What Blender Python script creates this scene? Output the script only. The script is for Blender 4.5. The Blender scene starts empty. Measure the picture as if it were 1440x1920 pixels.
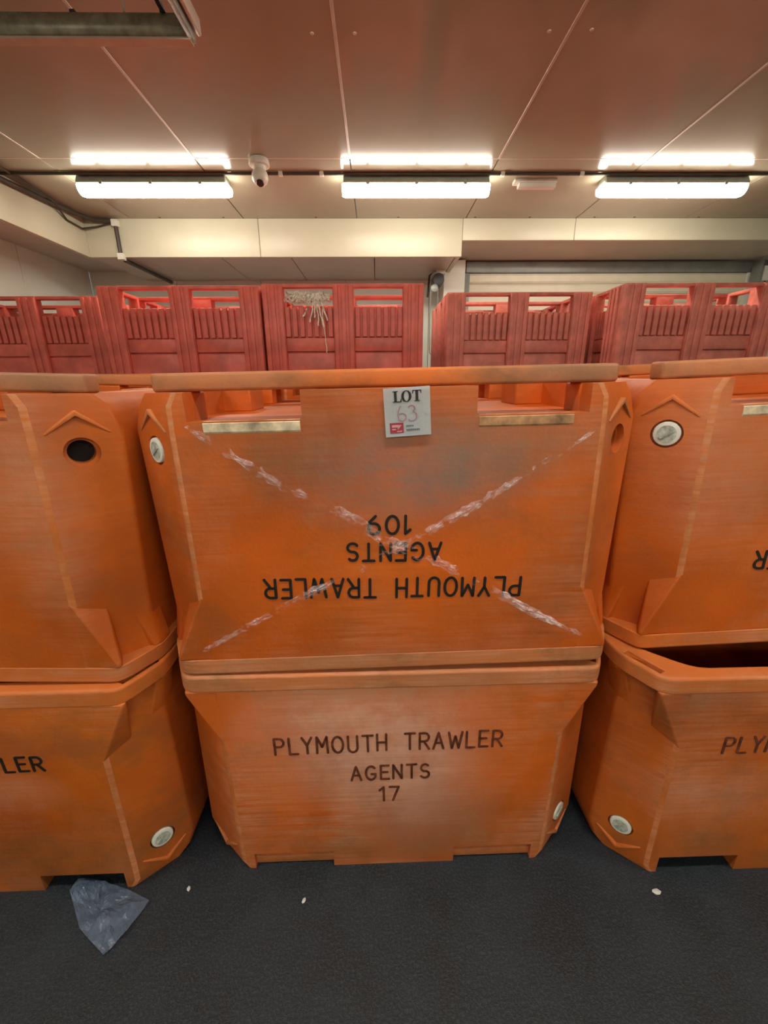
import bpy, bmesh, math, random
from mathutils import Vector, Matrix, Euler
random.seed(7)
D2R = math.radians
scn = bpy.context.scene
COL = scn.collection

# ------------------------------------------------------------------ camera
CAM_H = 1.55
F_PX = 768.0
yaw, pitch, roll = D2R(0.94), D2R(17.9), D2R(-0.4)
fwd = Vector((math.sin(yaw)*math.cos(pitch), math.cos(yaw)*math.cos(pitch), -math.sin(pitch)))
rgt = Vector((math.cos(yaw), -math.sin(yaw), 0))
upv = rgt.cross(fwd)
r2 = rgt*math.cos(roll) + upv*math.sin(roll)
u2 = upv*math.cos(roll) - rgt*math.sin(roll)
cd = bpy.data.cameras.new('camera')
cd.sensor_width = 36.0
cd.lens = F_PX*36.0/1920.0
cd.clip_start = 0.02
cam = bpy.data.objects.new('camera', cd)
COL.objects.link(cam)
m = Matrix((r2, u2, -fwd)).transposed().to_4x4()
m.translation = (0, 0, CAM_H)
cam.matrix_world = m
scn.camera = cam

# ------------------------------------------------------------------ world / exposure
w = bpy.data.worlds.new('world'); scn.world = w; w.use_nodes = True
w.node_tree.nodes['Background'].inputs[0].default_value = (0.9, 0.95, 1.0, 1)
w.node_tree.nodes['Background'].inputs[1].default_value = 0.15
vs = scn.view_settings
vs.view_transform = 'Standard'; vs.look = 'None'; vs.gamma = 1.0; vs.exposure = 0.5
vs.use_curve_mapping = False
scn.cycles.max_bounces = 7; scn.cycles.diffuse_bounces = 4; scn.cycles.glossy_bounces = 3; scn.cycles.transparent_max_bounces = 6
LAMP = 26.0          # emission strength of the lit tube fittings
LAMP_WARM = (1.0, 0.91, 0.78)

# ------------------------------------------------------------------ material helpers
def mat(name):
    mt = bpy.data.materials.new(name); mt.use_nodes = True
    nt = mt.node_tree
    return mt, nt, nt.nodes['Principled BSDF']
def node(nt, kind, **kw):
    n = nt.nodes.new(kind)
    for k, v in kw.items():
        if k.startswith('i_'):
            n.inputs[k[2:].replace('_', ' ')].default_value = v
        else: setattr(n, k, v)
    return n
def L(nt, a, b): nt.links.new(a, b)
def ramp(nt, src, p0, p1, c0=(0, 0, 0, 1), c1=(1, 1, 1, 1)):
    r = nt.nodes.new('ShaderNodeValToRGB')
    r.color_ramp.elements[0].position = p0; r.color_ramp.elements[1].position = p1
    r.color_ramp.elements[0].color = c0; r.color_ramp.elements[1].color = c1
    L(nt, src, r.inputs[0]); return r.outputs[0]
def mixc(nt, fac, a, b):
    x = nt.nodes.new('ShaderNodeMix'); x.data_type = 'RGBA'
    for s, v in ((x.inputs['Factor'], fac), (x.inputs['A'], a), (x.inputs['B'], b)):
        if hasattr(v, 'links'): L(nt, v, s)
        elif isinstance(v, (int, float)): s.default_value = v
        else: s.default_value = (*v[:3], 1)
    return x.outputs['Result']
def mul(nt, a, b, op='MULTIPLY'):
    x = nt.nodes.new('ShaderNodeMath'); x.operation = op
    for s, v in zip(x.inputs, (a, b)):
        if hasattr(v, 'links'): L(nt, v, s)
        else: s.default_value = v
    return x.outputs[0]
def coords(nt, scale=(1, 1, 1), loc=(0, 0, 0)):
    tc = nt.nodes.new('ShaderNodeTexCoord'); mp = nt.nodes.new('ShaderNodeMapping')
    mp.inputs['Scale'].default_value = scale; mp.inputs['Location'].default_value = loc
    L(nt, tc.outputs['Object'], mp.inputs[0]); return mp.outputs[0]
def noise(nt, co, scale, detail=4, rough=.6):
    n = nt.nodes.new('ShaderNodeTexNoise')
    n.inputs['Scale'].default_value = scale; n.inputs['Detail'].default_value = detail
    n.inputs['Roughness'].default_value = rough
    L(nt, co, n.inputs['Vector']); return n.outputs[0]
def bump(nt, h, strength, dist, bs):
    b = nt.nodes.new('ShaderNodeBump'); b.inputs['Strength'].default_value = strength
    b.inputs['Distance'].default_value = dist
    L(nt, h, b.inputs['Height']); L(nt, b.outputs[0], bs.inputs['Normal'])

def plain(name, col, rough=.5, metal=0., spec=.5, var=.12, nscale=6., bmp=.15):
    mt, nt, bs = mat(name)
    co = coords(nt)
    n = noise(nt, co, nscale)
    dark = tuple(c*(1-var*1.6) for c in col); lite = tuple(min(1, c*(1+var)) for c in col)
    L(nt, mixc(nt, ramp(nt, n, .3, .7), dark, lite), bs.inputs['Base Color'])
    bs.inputs['Roughness'].default_value = rough; bs.inputs['Metallic'].default_value = metal
    bs.inputs['Specular IOR Level'].default_value = spec
    if bmp: bump(nt, noise(nt, co, 120, 2), bmp, .002, bs)
    return mt

def tub_mat(name, base=(.68, .150, .012), deep=(.42, .085, .006), scuff=.35, grime=.35, seed=0., blobs=(), rough=.42):
    """weathered moulded polyethylene: orange, with pale horizontal scuffs, brown grime and patches of wear"""
    mt, nt, bs = mat(name)
    co = coords(nt, loc=(seed, seed*.7, seed*.3))
    big = noise(nt, co, 2.3, 2)
    col = mixc(nt, ramp(nt, big, .35, .68), base, deep)
    # scuffs: long horizontal scratches broken up by a larger noise
    st = noise(nt, coords(nt, (2.5, 2.5, 55), (seed, 0, seed)), 1.6, 3, .7)
    pat = noise(nt, coords(nt, (1, 1, .7), loc=(seed*1.7+3, 0, seed)), 3.2, 4, .65)
    tcf = nt.nodes.new('ShaderNodeTexCoord'); sep = nt.nodes.new('ShaderNodeSeparateXYZ'); L(nt, tcf.outputs['Object'], sep.inputs[0])
    fr = nt.nodes.new('ShaderNodeMapRange'); L(nt, sep.outputs['Y'], fr.inputs[0])       # proud front panel rubs, set-back corners do not
    for k_, v_ in (('From Min', -.535), ('From Max', -.512), ('To Min', 1.), ('To Max', .3)): fr.inputs[k_].default_value = v_
    sc = mul(nt, ramp(nt, st, .32, .70), ramp(nt, pat, .40, .66))
    col = mixc(nt, mul(nt, mul(nt, sc, min(1., scuff*2.0)), fr.outputs[0]), col, (.70, .33, .19))
    gr = noise(nt, coords(nt, (1, 1, 1.6), (seed*.4+9, 2, seed)), 4.2, 4, .72)
    col = mixc(nt, mul(nt, ramp(nt, gr, .48, .68), min(1., grime*1.3)), col, (.20, .095, .035))
    brk = noise(nt, co, 9, 3, .7)
    for (cx, cy, cz), rad, c, s in blobs:
        vm = nt.nodes.new('ShaderNodeMapping'); vm.vector_type = 'TEXTURE'
        tc = nt.nodes.new('ShaderNodeTexCoord')
        vm.inputs['Location'].default_value = (cx, cy, cz); vm.inputs['Scale'].default_value = rad
        L(nt, tc.outputs['Object'], vm.inputs[0])
        g = nt.nodes.new('ShaderNodeTexGradient'); g.gradient_type = 'SPHERICAL'; L(nt, vm.outputs[0], g.inputs[0])
        f = mul(nt, ramp(nt, g.outputs[0], .0, .75), ramp(nt, brk, .25, .7, (.35, .35, .35, 1)))
        f = mul(nt, f, s)
        st2 = mul(nt, ramp(nt, st, .2, .8, (.55, .55, .55, 1)), f)
        col = mixc(nt, st2, col, c)
    L(nt, col, bs.inputs['Base Color'])
    rr = nt.nodes.new('ShaderNodeMapRange'); L(nt, brk, rr.inputs[0])
    rr.inputs['To Min'].default_value = rough-.08; rr.inputs['To Max'].default_value = rough+.2
    L(nt, rr.outputs[0], bs.inputs['Roughness'])
    bs.inputs['Specular IOR Level'].default_value = .4
    h = mul(nt, mul(nt, st, .5), noise(nt, co, 90, 1), 'ADD')
    bump(nt, h, .22, .0025, bs)
    return mt

# ------------------------------------------------------------------ mesh helpers
def link(name, me, m_=None, parent=None, loc=None, rot=None):
    o = bpy.data.objects.new(name, me); COL.objects.link(o)
    if m_ is not None and me is not None and not me.materials: me.materials.append(m_)
    if parent: o.parent = parent
    if loc: o.location = loc
    if rot: o.rotation_euler = rot
    return o
def empty(name, loc=(0, 0, 0), rot=(0, 0, 0)):
    o = bpy.data.objects.new(name, None); COL.objects.link(o)
    o.empty_display_size = .1; o.location = loc; o.rotation_euler = rot; return o
def tag(o, label=None, cat=None, group=None, kind=None):
    if label: o['label'] = label
    if cat: o['category'] = cat
    if group: o['group'] = group
    if kind: o['kind'] = kind
    return o
def bm_box(bm, x0, x1, y0, y1, z0, z1, mtx=None):
    vs_ = [bm.verts.new((x, y, z)) for z in (z0, z1) for y in (y0, y1) for x in (x0, x1)]
    if mtx is not None:
        for v in vs_: v.co = mtx @ v.co
    for f in ((0, 2, 3, 1), (4, 5, 7, 6), (0, 1, 5, 4), (2, 6, 7, 3), (0, 4, 6, 2), (1, 3, 7, 5)):
        bm.faces.new([vs_[i] for i in f])
    return vs_
def bm_prism(bm, poly, a, b, axis='y'):
    """closed prism from a 2-D outline, extruded from a to b along an axis"""
    def P(u, v, t): return {'y': (u, t, v), 'x': (t, u, v), 'z': (u, v, t)}[axis]
    A = [bm.verts.new(P(u, v, a)) for u, v in poly]; B = [bm.verts.new(P(u, v, b)) for u, v in poly]
    bm.faces.new(A); bm.faces.new(B[::-1])
    n = len(poly)
    for i in range(n): bm.faces.new((A[i], B[i], B[(i+1) % n], A[(i+1) % n]))
def bm_loft(bm, rings):
    R = [[bm.verts.new(p) for p in r] for r in rings]
    n = len(R[0])
    for a, b in zip(R, R[1:]):
        for i in range(n): bm.faces.new((a[i], a[(i+1) % n], b[(i+1) % n], b[i]))
    bm.faces.new(R[0][::-1]); bm.faces.new(R[-1])
def bm_cyl(bm, r0, r1, a, b, seg=24, mtx=None, axis='z'):
    A = []; B = []
    for i in range(seg):
        t = 2*math.pi*i/seg; c, s = math.cos(t), math.sin(t)
        for lst, r, h in ((A, r0, a), (B, r1, b)):
            co = Vector({'z': (r*c, r*s, h), 'y': (r*c, h, r*s), 'x': (h, r*c, r*s)}[axis])
            lst.append(bm.verts.new(mtx @ co if mtx is not None else co))
    bm.faces.new(A[::-1]); bm.faces.new(B)
    for i in range(seg): bm.faces.new((A[i], A[(i+1) % seg], B[(i+1) % seg], B[i]))
def bm_tube(bm, pts, r, seg=8):
    pts = [Vector(p) for p in pts]; rings = []
    up = Vector((0, 0, 1))
    for i, p in enumerate(pts):
        d = (pts[min(i+1, len(pts)-1)] - pts[max(i-1, 0)]).normalized()
        ref = up if abs(d.z) < .9 else Vector((1, 0, 0))
        a = d.cross(ref).normalized(); b = d.cross(a)
        rings.append([p + a*r*math.cos(2*math.pi*k/seg) + b*r*math.sin(2*math.pi*k/seg) for k in range(seg)])
    bm_loft(bm, rings)
def finish(bm, name, bevel=0., segs=2, smooth=False, ang=35):
    bmesh.ops.recalc_face_normals(bm, faces=bm.faces)
    if bevel:
        es = [e for e in bm.edges if len(e.link_faces) == 2 and e.calc_face_angle(0) > D2R(ang)]
        bmesh.ops.bevel(bm, geom=es, offset=bevel, segments=segs, affect='EDGES', clamp_overlap=True, profile=.5)
    me = bpy.data.meshes.new(name); bm.to_mesh(me); bm.free()
    if smooth:
        me.shade_smooth(); me.set_sharp_from_angle(angle=D2R(ang))
    return me
def mesh_boxes(name, boxes, bevel=0., segs=2):
    bm = bmesh.new()
    for b in boxes: bm_box(bm, *b)
    return finish(bm, name, bevel, segs, smooth=bool(bevel))
def boolean(me, cutter, op='DIFFERENCE'):
    a = bpy.data.objects.new('tmp_a', me); b = bpy.data.objects.new('tmp_b', cutter)
    COL.objects.link(a); COL.objects.link(b)
    md = a.modifiers.new('b', 'BOOLEAN'); md.operation = op; md.object = b; md.solver = 'EXACT'; md.use_self = True
    dg = bpy.context.evaluated_depsgraph_get(); dg.update()
    out = bpy.data.meshes.new_from_object(a.evaluated_get(dg))
    bpy.data.objects.remove(a); bpy.data.objects.remove(b)
    return out
def soften(o, width, segs=3, ang=40):
    md = o.modifiers.new('soft_edges', 'BEVEL'); md.width = width; md.segments = segs
    md.limit_method = 'ANGLE'; md.angle_limit = D2R(ang); md.use_clamp_overlap = True
    o.data.shade_smooth(); o.data.set_sharp_from_angle(angle=D2R(50))
    wn = o.modifiers.new('flat_faces', 'WEIGHTED_NORMAL'); wn.keep_sharp = True; wn.weight = 100; wn.mode = 'FACE_AREA'

# ------------------------------------------------------------------ lettering: single-stroke stencil alphabet (unit cell 0.62 x 1)
def arc(cx, cy, rx, ry, a0, a1, n=9):
    return [(cx+rx*math.cos(D2R(a0+(a1-a0)*i/(n-1))), cy+ry*math.sin(D2R(a0+(a1-a0)*i/(n-1)))) for i in range(n)]
GLY = {
 'P': [[(0, 0), (0, 1)] + [(.3, 1)] + arc(.3, .74, .26, .26, 90, -90) + [(0, .48)]],
 'R': [[(0, 0), (0, 1)] + [(.3, 1)] + arc(.3, .74, .26, .26, 90, -90) + [(0, .48)], [(.26, .48), (.58, 0)]],
 'L': [[(0, 1), (0, 0), (.5, 0)]],
 'Y': [[(0, 1), (.29, .5), (.58, 1)], [(.29, .5), (.29, 0)]],
 'M': [[(0, 0), (.03, 1), (.33, .38), (.63, 1), (.66, 0)]],
 'O': [arc(.33, .5, .33, .5, 0, 360, 21)],
 'U': [[(0, 1), (0, .3)] + arc(.28, .28, .28, .28, 180, 360) + [(.56, 1)]],
 'T': [[(0, 1), (.6, 1)], [(.3, 1), (.3, 0)]],
 'H': [[(0, 0), (0, 1)], [(.55, 0), (.55, 1)], [(0, .5), (.55, .5)]],
 'A': [[(0, 0), (.31, 1), (.62, 0)], [(.13, .36), (.5, .36)]],
 'W': [[(0, 1), (.2, 0), (.41, .75), (.62, 0), (.82, 1)]],
 'E': [[(.5, 1), (0, 1), (0, 0), (.52, 0)], [(0, .52), (.42, .52)]],
 'G': [arc(.33, .5, .33, .5, 45, 330, 15) + [(.62, .42), (.36, .42)]],
 'N': [[(0, 0), (0, 1), (.54, 0), (.54, 1)]],
 'S': [arc(.27, .74, .25, .26, 40, 250, 10) + arc(.27, .25, .27, .25, 70, -150, 10)],
 '1': [[(.02, .78), (.25, 1), (.25, 0)]],
 '0': [arc(.29, .5, .29, .5, 0, 360, 21)],
 '9': [arc(.27, .7, .26, .29, 0, 360, 17), [(.53, .7), (.5, .35), (.2, 0)]],
 '7': [[(0, 1), (.5, 1), (.18, 0)]],
}
ADV = {'M': .66, 'W': .82, 'O': .66, '1': .27, 'L': .5, 'E': .52, 'A': .62, 'G': .66}
def stroke_mesh(name, lines, w, thick=.0012, seg_round=8):
    """poly-lines in the x-z plane -> raised strokes of paint, y from 0 (surface) to -thick"""
    bm = bmesh.new()
    for pl in lines:
        for a, b in zip(pl, pl[1:]):
            a = Vector(a); b = Vector(b); d = b-a
            if d.length < 1e-6: continue
            n = Vector((-d.y, d.x)).normalized()*w/2
            bm_prism(bm, [tuple(a+n), tuple(a-n), tuple(b-n), tuple(b+n)], .0008, -thick)
        for p in pl:
            bm_prism(bm, [(p[0]+w/2*math.cos(2*math.pi*k/seg_round), p[1]+w/2*math.sin(2*math.pi*k/seg_round)) for k in range(seg_round)], .0008, -thick*.97)
    bmesh.ops.recalc_face_normals(bm, faces=bm.faces)
    me = bpy.data.meshes.new(name); bm.to_mesh(me); bm.free(); return me
def text_glyphs(txt, width, height, gap=.30, jit=.022, seed=1):
    """one list of stroke lines per letter, the word stretched to width x height, origin at lower left"""
    rnd = random.Random(seed); x = 0; out = []
    for ch in txt:
        if ch == ' ': x += .85; continue
        dx = rnd.uniform(-jit, jit); dz = rnd.uniform(-jit, jit)*1.5
        out.append([[(x+px+dx, pz+dz) for px, pz in pl] for pl in GLY[ch]])
        x += ADV.get(ch, .58) + gap
    tot = x - gap
    return [[[(px*width/tot, pz*height) for px, pz in pl] for pl in g] for g in out]

# ------------------------------------------------------------------ materials
M = {}
M['ceiling'] = plain('ceiling_skin', (.37, .34, .245), rough=.17, spec=.38, var=.05, nscale=1.2, bmp=0)
M['joint'] = plain('joint_sealant', (.62, .52, .42), rough=.4, var=.1)
M['cream'] = plain('cream_panel', (.62, .61, .46), rough=.38, var=.04, nscale=2)
M['soffit'] = plain('soffit_panel', (.60, .55, .47), rough=.35, var=.06, nscale=2)
M['wall'] = plain('white_wall_panel', (.84, .86, .76), rough=.4, var=.03, nscale=2)
M['floor'] = None
M['housing'] = plain('lamp_housing', (.33, .36, .30), rough=.45, var=.1)
M['black'] = plain('black_rubber', (.018, .016, .014), rough=.5, var=.2)
M['cable'] = plain('dark_conduit', (.055, .042, .028), rough=.5, var=.2)
M['white'] = plain('white_plastic', (.72, .72, .64), rough=.35, var=.05)
M['galv'] = plain('galvanised_metal', (.30, .31, .25), rough=.42, metal=.35, var=.25, nscale=18)
M['shutter'] = plain('shutter_cream', (.76, .73, .56), rough=.4, var=.04)
M['steel'] = plain('grey_steel', (.28, .30, .28), rough=.4, metal=.3, var=.1)
M['darksteel'] = plain('dark_steel', (.06, .065, .07), rough=.4, metal=.3, var=.3)
M['plug'] = plain('plug_plastic', (.80, .82, .76), rough=.4, var=.05, nscale=30)
M['plugface'] = plain('plug_grubby_face', (.50, .56, .50), rough=.5, var=.35, nscale=60)
M['holedark'] = plain('bore_shade_black', (.012, .011, .012), rough=.8, var=.2)
M['ink'] = plain('black_marker', (.016, .010, .008), rough=.6, var=.2)
M['brownink'] = plain('worn_brown_paint', (.17, .048, .02), rough=.6, var=.5, nscale=40)
M['lip'] = plain('scraped_pale_plastic', (.74, .60, .42), rough=.6, var=.4, nscale=22)
M['liporange'] = plain('scraped_orange_plastic', (.50, .27, .13), rough=.6, var=.4, nscale=22)
M['paper'] = plain('label_paper', (.80, .90, .98), rough=.6, var=.03)
M['print'] = plain('printed_black', (.012, .016, .02), rough=.6, var=.1)
M['pen'] = plain('pink_pen', (.45, .16, .24), rough=.6, var=.2)
M['logo'] = plain('logo_red', (.34, .035, .06), rough=.6, var=.2)
M['logolite'] = plain('logo_pale', (.62, .32, .36), rough=.6, var=.1)
M['smallprint'] = plain('small_print_grey', (.12, .15, .17), rough=.6, var=.1)
M['twine'] = plain('cream_twine', (.85, .79, .68), rough=.8, var=.25, nscale=40)
M['red'] = plain('red_crate', (.66, .128, .090), rough=.45, var=.22, nscale=5)
M['redfade'] = plain('faded_red_crate', (.66, .195, .145), rough=.5, var=.24, nscale=6)
M['fleck'] = plain('white_fleck', (.7, .72, .72), rough=.7, var=.1)

def floor_mat():
    mt, nt, bs = mat('dark_resin_floor')
    co = coords(nt)
    fine = noise(nt, co, 140, 3, .7); mid = noise(nt, co, 4.5, 5, .65); spk = noise(nt, co, 420, 2, .6)
    col = mixc(nt, ramp(nt, mid, .38, .64), (.005, .011, .019), (.013, .024, .038))
    col = mixc(nt, mul(nt, ramp(nt, fine, .48, .68), .7), col, (.050, .058, .058))
    col = mixc(nt, mul(nt, ramp(nt, spk, .66, .74), .5), col, (.20, .21, .20))
    L(nt, col, bs.inputs['Base Color'])
    rr = nt.nodes.new('ShaderNodeMapRange'); L(nt, mid, rr.inputs[0])
    rr.inputs['To Min'].default_value = .38; rr.inputs['To Max'].default_value = .62
    L(nt, rr.outputs[0], bs.inputs['Roughness'])
    bump(nt, fine, .5, .004, bs)
    return mt
M['floor'] = floor_mat()
def film(name, col, a0, a1, scale, rough=.15):
    mt, nt, bs = mat(name)
    co = coords(nt)
    n = noise(nt, co, scale, 4, .7)
    bs.inputs['Base Color'].default_value = (*col, 1); bs.inputs['Roughness'].default_value = rough
    rr = nt.nodes.new('ShaderNodeMapRange'); L(nt, n, rr.inputs[0])
    rr.inputs['From Min'].default_value = .35; rr.inputs['From Max'].default_value = .7
    rr.inputs['To Min'].default_value = a0; rr.inputs['To Max'].default_value = a1
    L(nt, rr.outputs[0], bs.inputs['Alpha'])
    bump(nt, noise(nt, co, scale*2.2, 3), .8, .01, bs)
    return mt
M['film'] = film('stretch_film', (.97, .84, .88), -.2, .66, 12, .04)
M['bag'] = film('thin_polythene', (.26, .37, .56), .25, .6, 9, .18)
def glow():
    mt, nt, bs = mat('lit_diffuser')
    bs.inputs['Base Color'].default_value = (.9, .9, .85, 1)
    bs.inputs['Emission Color'].default_value = (*LAMP_WARM, 1)
    bs.inputs['Emission Strength'].default_value = LAMP
    return mt
M['glow'] = glow()

# ------------------------------------------------------------------ the room
CEIL = 3.15; XL, XR, YB, YF = -3.75, 5.2, 6.15, -4.2
FAS_Y, FAS_X = 5.0, -3.0
tag(link('floor', mesh_boxes('floor', [(XL-.1, XR+.1, YF-.1, YB+.1, -.08, 0)]), M['floor']), 'dark blue-grey speckled resin floor', kind='structure')

ceil = empty('ceiling', (0, 0, CEIL)); tag(ceil, 'glossy pinkish-beige panelled ceiling', kind='structure')
SE = [-3.75, -2.51, -1.354, -.179, .96, 2.12, 3.27, 4.42, 5.2]
for a, b in zip(SE, SE[1:]):
    for y0, y1 in ((YF, 3.79), (3.79, YB)):
        link('ceiling_panel', mesh_boxes('ceiling_panel', [(a+.004, b-.004, y0+.003, y1-.003, 0, .1)], .002, 1), M['ceiling'], ceil)
for s in SE[1:-1]:
    bm = bmesh.new(); bm_prism(bm, [(s-.011, .006), (s-.007, -.003), (s+.007, -.003), (s+.011, .006)], YF, 3.79)
    link('panel_joint', finish(bm, 'panel_joint'), M['joint'], ceil)
link('cross_joint', mesh_boxes('cross_joint', [(XL, XR, 3.784, 3.796, -.001, .02)]), M['joint'], ceil)
for bx_, by_ in ((-.29, 2.607), (-.083, 2.605), (.858, 2.585), (1.061, 2.574)):
    bm = bmesh.new(); bm_cyl(bm, .008, .011, -.004, .002, 12)
    link('bolt_head', finish(bm, 'bolt_head', smooth=True), M['joint'], ceil, loc=(bx_, by_, 0))
for x in (-2.2, -1.55, -.6, .25, 1.05, 1.62, 2.3, 2.72, 3.4):
    bm = bmesh.new(); bm_cyl(bm, .009, .012, -.004, .002, 10)
    link('bolt_head', finish(bm, 'bolt_head', smooth=True), M['cable'], ceil, loc=(x, FAS_Y-.03, 0))

def wall(name, x0, x1, y0, y1, z0, z1, mt, label):
    return tag(link(name, mesh_boxes(name, [(x0, x1, y0, y1, z0, z1)]), mt), label, kind='structure')
wb = empty('wall_back', (0, YB, 0)); tag(wb, 'white panelled back wall behind the crates', kind='structure')
for i in range(8):
    x0 = XL + i*1.12
    link('wall_panel', mesh_boxes('wall_panel', [(x0+.003, min(x0+1.12, XR)-.003, 0, .1, 0, CEIL)], .003, 1), M['wall'], wb)
wl = empty('wall_left', (XL, 0, 0)); tag(wl, 'white panelled left wall', kind='structure')
for i in range(9):
    y0 = YF + i*1.15
    link('wall_panel', mesh_boxes('wall_panel', [(-.1, 0, y0+.003, min(y0+1.15, YB)-.003, 0, CEIL)], .003, 1), M['wall'], wl)
wall('wall_right', XR, XR+.1, YF, YB, 0, CEIL, M['wall'], 'white right wall')
wall('wall_front', XL, XR, YF-.1, YF, 0, CEIL, M['wall'], 'white wall behind the viewer')

# bulkheads: cream fascia with soffit panels behind
def bulkhead(name, label, fascia, soffits):
    t = empty(name); tag(t, label, kind='structure')
    for f in fascia: link('fascia_panel', mesh_boxes('fascia_panel', [f], .004, 2), M['cream'], t)
    for s in soffits: link('soffit_panel', mesh_boxes('soffit_panel', [s], .003, 1), M['soffit'], t)
    return t
bulkhead('trim_1', 'deep cream bulkhead across the back of the ceiling',
    [(FAS_X, -1.21, FAS_Y, FAS_Y+.05, 2.80, CEIL), (-1.206, .93, FAS_Y, FAS_Y+.05, 2.80, CEIL), (.88, .93, FAS_Y+.052, YB, 2.81, CEIL)],
    [(a+.004, b-.004, FAS_Y+.052, YB, 2.81, 2.86) for a, b in zip((-3.0, -2.5, -1.65, -.9, 0.), (-2.5, -1.65, -.9, 0., .876))])
bulkhead('trim_2', 'shallower cream bulkhead above the roller shutter',
    [(.934, 2.12, FAS_Y, FAS_Y+.05, 2.95, CEIL), (2.124, XR, FAS_Y, FAS_Y+.05, 2.95, CEIL)],
    [(a+.002, b-.002, FAS_Y+.052, 5.82, 2.96, 3.0) for a, b in ((.934, 4.78), (4.78, XR))])
bulkhead('trim_3', 'cream bulkhead running along the left wall',
    [(FAS_X-.05, FAS_X, y0, y1-.004, 2.80, CEIL) for y0, y1 in ((YF, -1.5), (-1.5, 1.2), (1.2, 3.4), (3.4, FAS_Y+.05))],
    [(XL, FAS_X-.052, y0, y1-.004, 2.92, 2.96) for y0, y1 in ((YF, -1.5), (-1.5, 1.2), (1.2, 3.4), (3.4, FAS_Y), (FAS_Y, YB))])

# roller shutter door and its pier
wall('wall_pier', .86, 1.12, 5.72, YB, 0, 2.945, M['wall'], 'white pier beside the roller shutter')
sh = empty('door_1', (3.0, 5.85, 0)); tag(sh, 'cream roller shutter with a grey header box', kind='structure')
link('header_box', mesh_boxes('header_box', [(-1.85, 1.82, -.03, .25, 2.825, 2.955)], .012, 2), M['steel'], sh)
for i in range(24):
    z1 = 2.82 - i*.118
    if z1 < .1: break
    bm = bmesh.new(); bm_prism(bm, [(0, z1-.114), (-.016, z1-.09), (-.016, z1-.024), (0, z1), (.02, z1), (.02, z1-.114)], -1.84, 1.80, 'x')
    link('slat', finish(bm, 'slat'), M['shutter'], sh)
link('guide_rail', mesh_boxes('guide_rail', [(-1.88, -1.80, -.04, .06, 0, 2.82)], .006), M['steel'], sh)
link('guide_rail', mesh_boxes('guide_rail', [(1.76, 1.86, -.04, .06, 0, 2.82)], .006), M['white'], sh)

sm = empty('shutter_motor', (.74, 5.6, 2.62)); tag(sm, 'dark shutter motor with a chain beside the white pier', 'motor')
link('bracket', mesh_boxes('bracket', [(.0, .12, .0, .12, .15, .19)], .004), M['white'], sm)
bm = bmesh.new(); bm_cyl(bm, .07, .07, -.05, .13, 20, axis='y'); link('motor_body', finish(bm, 'motor_body', .008, smooth=True), M['darksteel'], sm, loc=(.03, 0, .08))
bm = bmesh.new(); bm_cyl(bm, .045, .045, -.09, -.05, 20, axis='y'); link('chain_wheel', finish(bm, 'chain_wheel', .004, smooth=True), M['steel'], sm, loc=(-.02, .02, -.02))
bm = bmesh.new(); bm_tube(bm, [(-.06, -.06, -.02), (-.07, -.06, -.3), (-.06, -.06, -.75), (-.02, -.06, -.79), (.02, -.06, -.75), (.03, -.06, -.3), (.022, -.06, -.02)], .007, 6)
link('chain', finish(bm, 'chain', smooth=True), M['steel'], sm)
bm = bmesh.new(); bm_tube(bm, [(.03, .05, .1), (.0, .05, .2), (-.07, .05, .14), (-.09, .05, -.1)], .012, 8); link('cable', finish(bm, 'cable', smooth=True), M['black'], sm)
cb = empty('control_box', (4.86, 5.68, 2.70)); tag(cb, 'small pale control box hanging at the right end of the roller shutter', 'control box')
link('box_body', mesh_boxes('box_body', [(-.02, .12, 0, .1, 0, .17)], .01), M['white'], cb)
link('end_bracket', mesh_boxes('end_bracket', [(-.1, -.06, -.03, .1, -.02, .24)], .006), M['steel'], cb)
bm = bmesh.new(); bm_tube(bm, [(.05, .03, 0), (.05, .02, -.15), (.0, .02, -.3), (-.12, .02, -.45)], .008, 6); link('cable', finish(bm, 'cable', smooth=True), M['black'], cb)

# ------------------------------------------------------------------ ceiling services
def batten(x, y, label, group='lit strip lights'):
    t = empty('strip_light', (x, y, CEIL)); tag(t, label, 'light', group)
    bm = bmesh.new(); bm_prism(bm, [(-.06, 0), (-.088, -.052), (-.088, -.066), (.088, -.066), (.088, -.052), (.06, 0)], -.60, .60, 'x')
    link('housing', finish(bm, 'housing', .006, 2, True), M['housing'], t)
    bm = bmesh.new()
    prof = [(-.066, -.064)] + [(-.066*math.cos(D2R(a)), -.078-.060*math.sin(D2R(a))) for a in (0, 25, 50, 70, 90, 110, 130, 155, 180)] + [(.066, -.064)]
    n = len(prof); rings = []
    for xx, s in ((-.615, .90), (-.585, 1.0), (.585, 1.0), (.615, .90)):
        rings.append([(xx, p[0]*s, -.064+(p[1]+.064)*s) for p in prof])
    bm_loft(bm, rings)
    link('diffuser', finish(bm, 'diffuser', smooth=True, ang=50), M['glow'], t)
    for cx in (-.4, 0, .4):
        for sy in (-1, 1):
            link('clip', mesh_boxes('clip', [(cx-.012, cx+.012, min(sy*.092, sy*.078), max(sy*.092, sy*.078), -.078, -.045)]), M['housing'], t)
    return t
for i, (x, lb) in enumerate(((-1.81, 'lit strip light nearest the left bulkhead, first of the back row'),
                             (.352, 'middle lit strip light of the back row'),
                             (2.52, 'lit strip light above the roller shutter, right end of the back row'))):
    batten(x, 4.1, lb)
for y in (.35, -2.4):  # unseen rows added over and behind the camera to light the tub fronts
    for x in (-1.81, .352, 2.52):
        side_ = 'left of' if x < -1 else 'nearly over' if x < 1 else 'right of'
        batten(x, y, f'added unseen lit strip light {side_} the viewer, in the ' + ('nearest' if y > 0 else 'rearmost') + ' row', 'unseen strip lights added to light the tub fronts')

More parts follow.
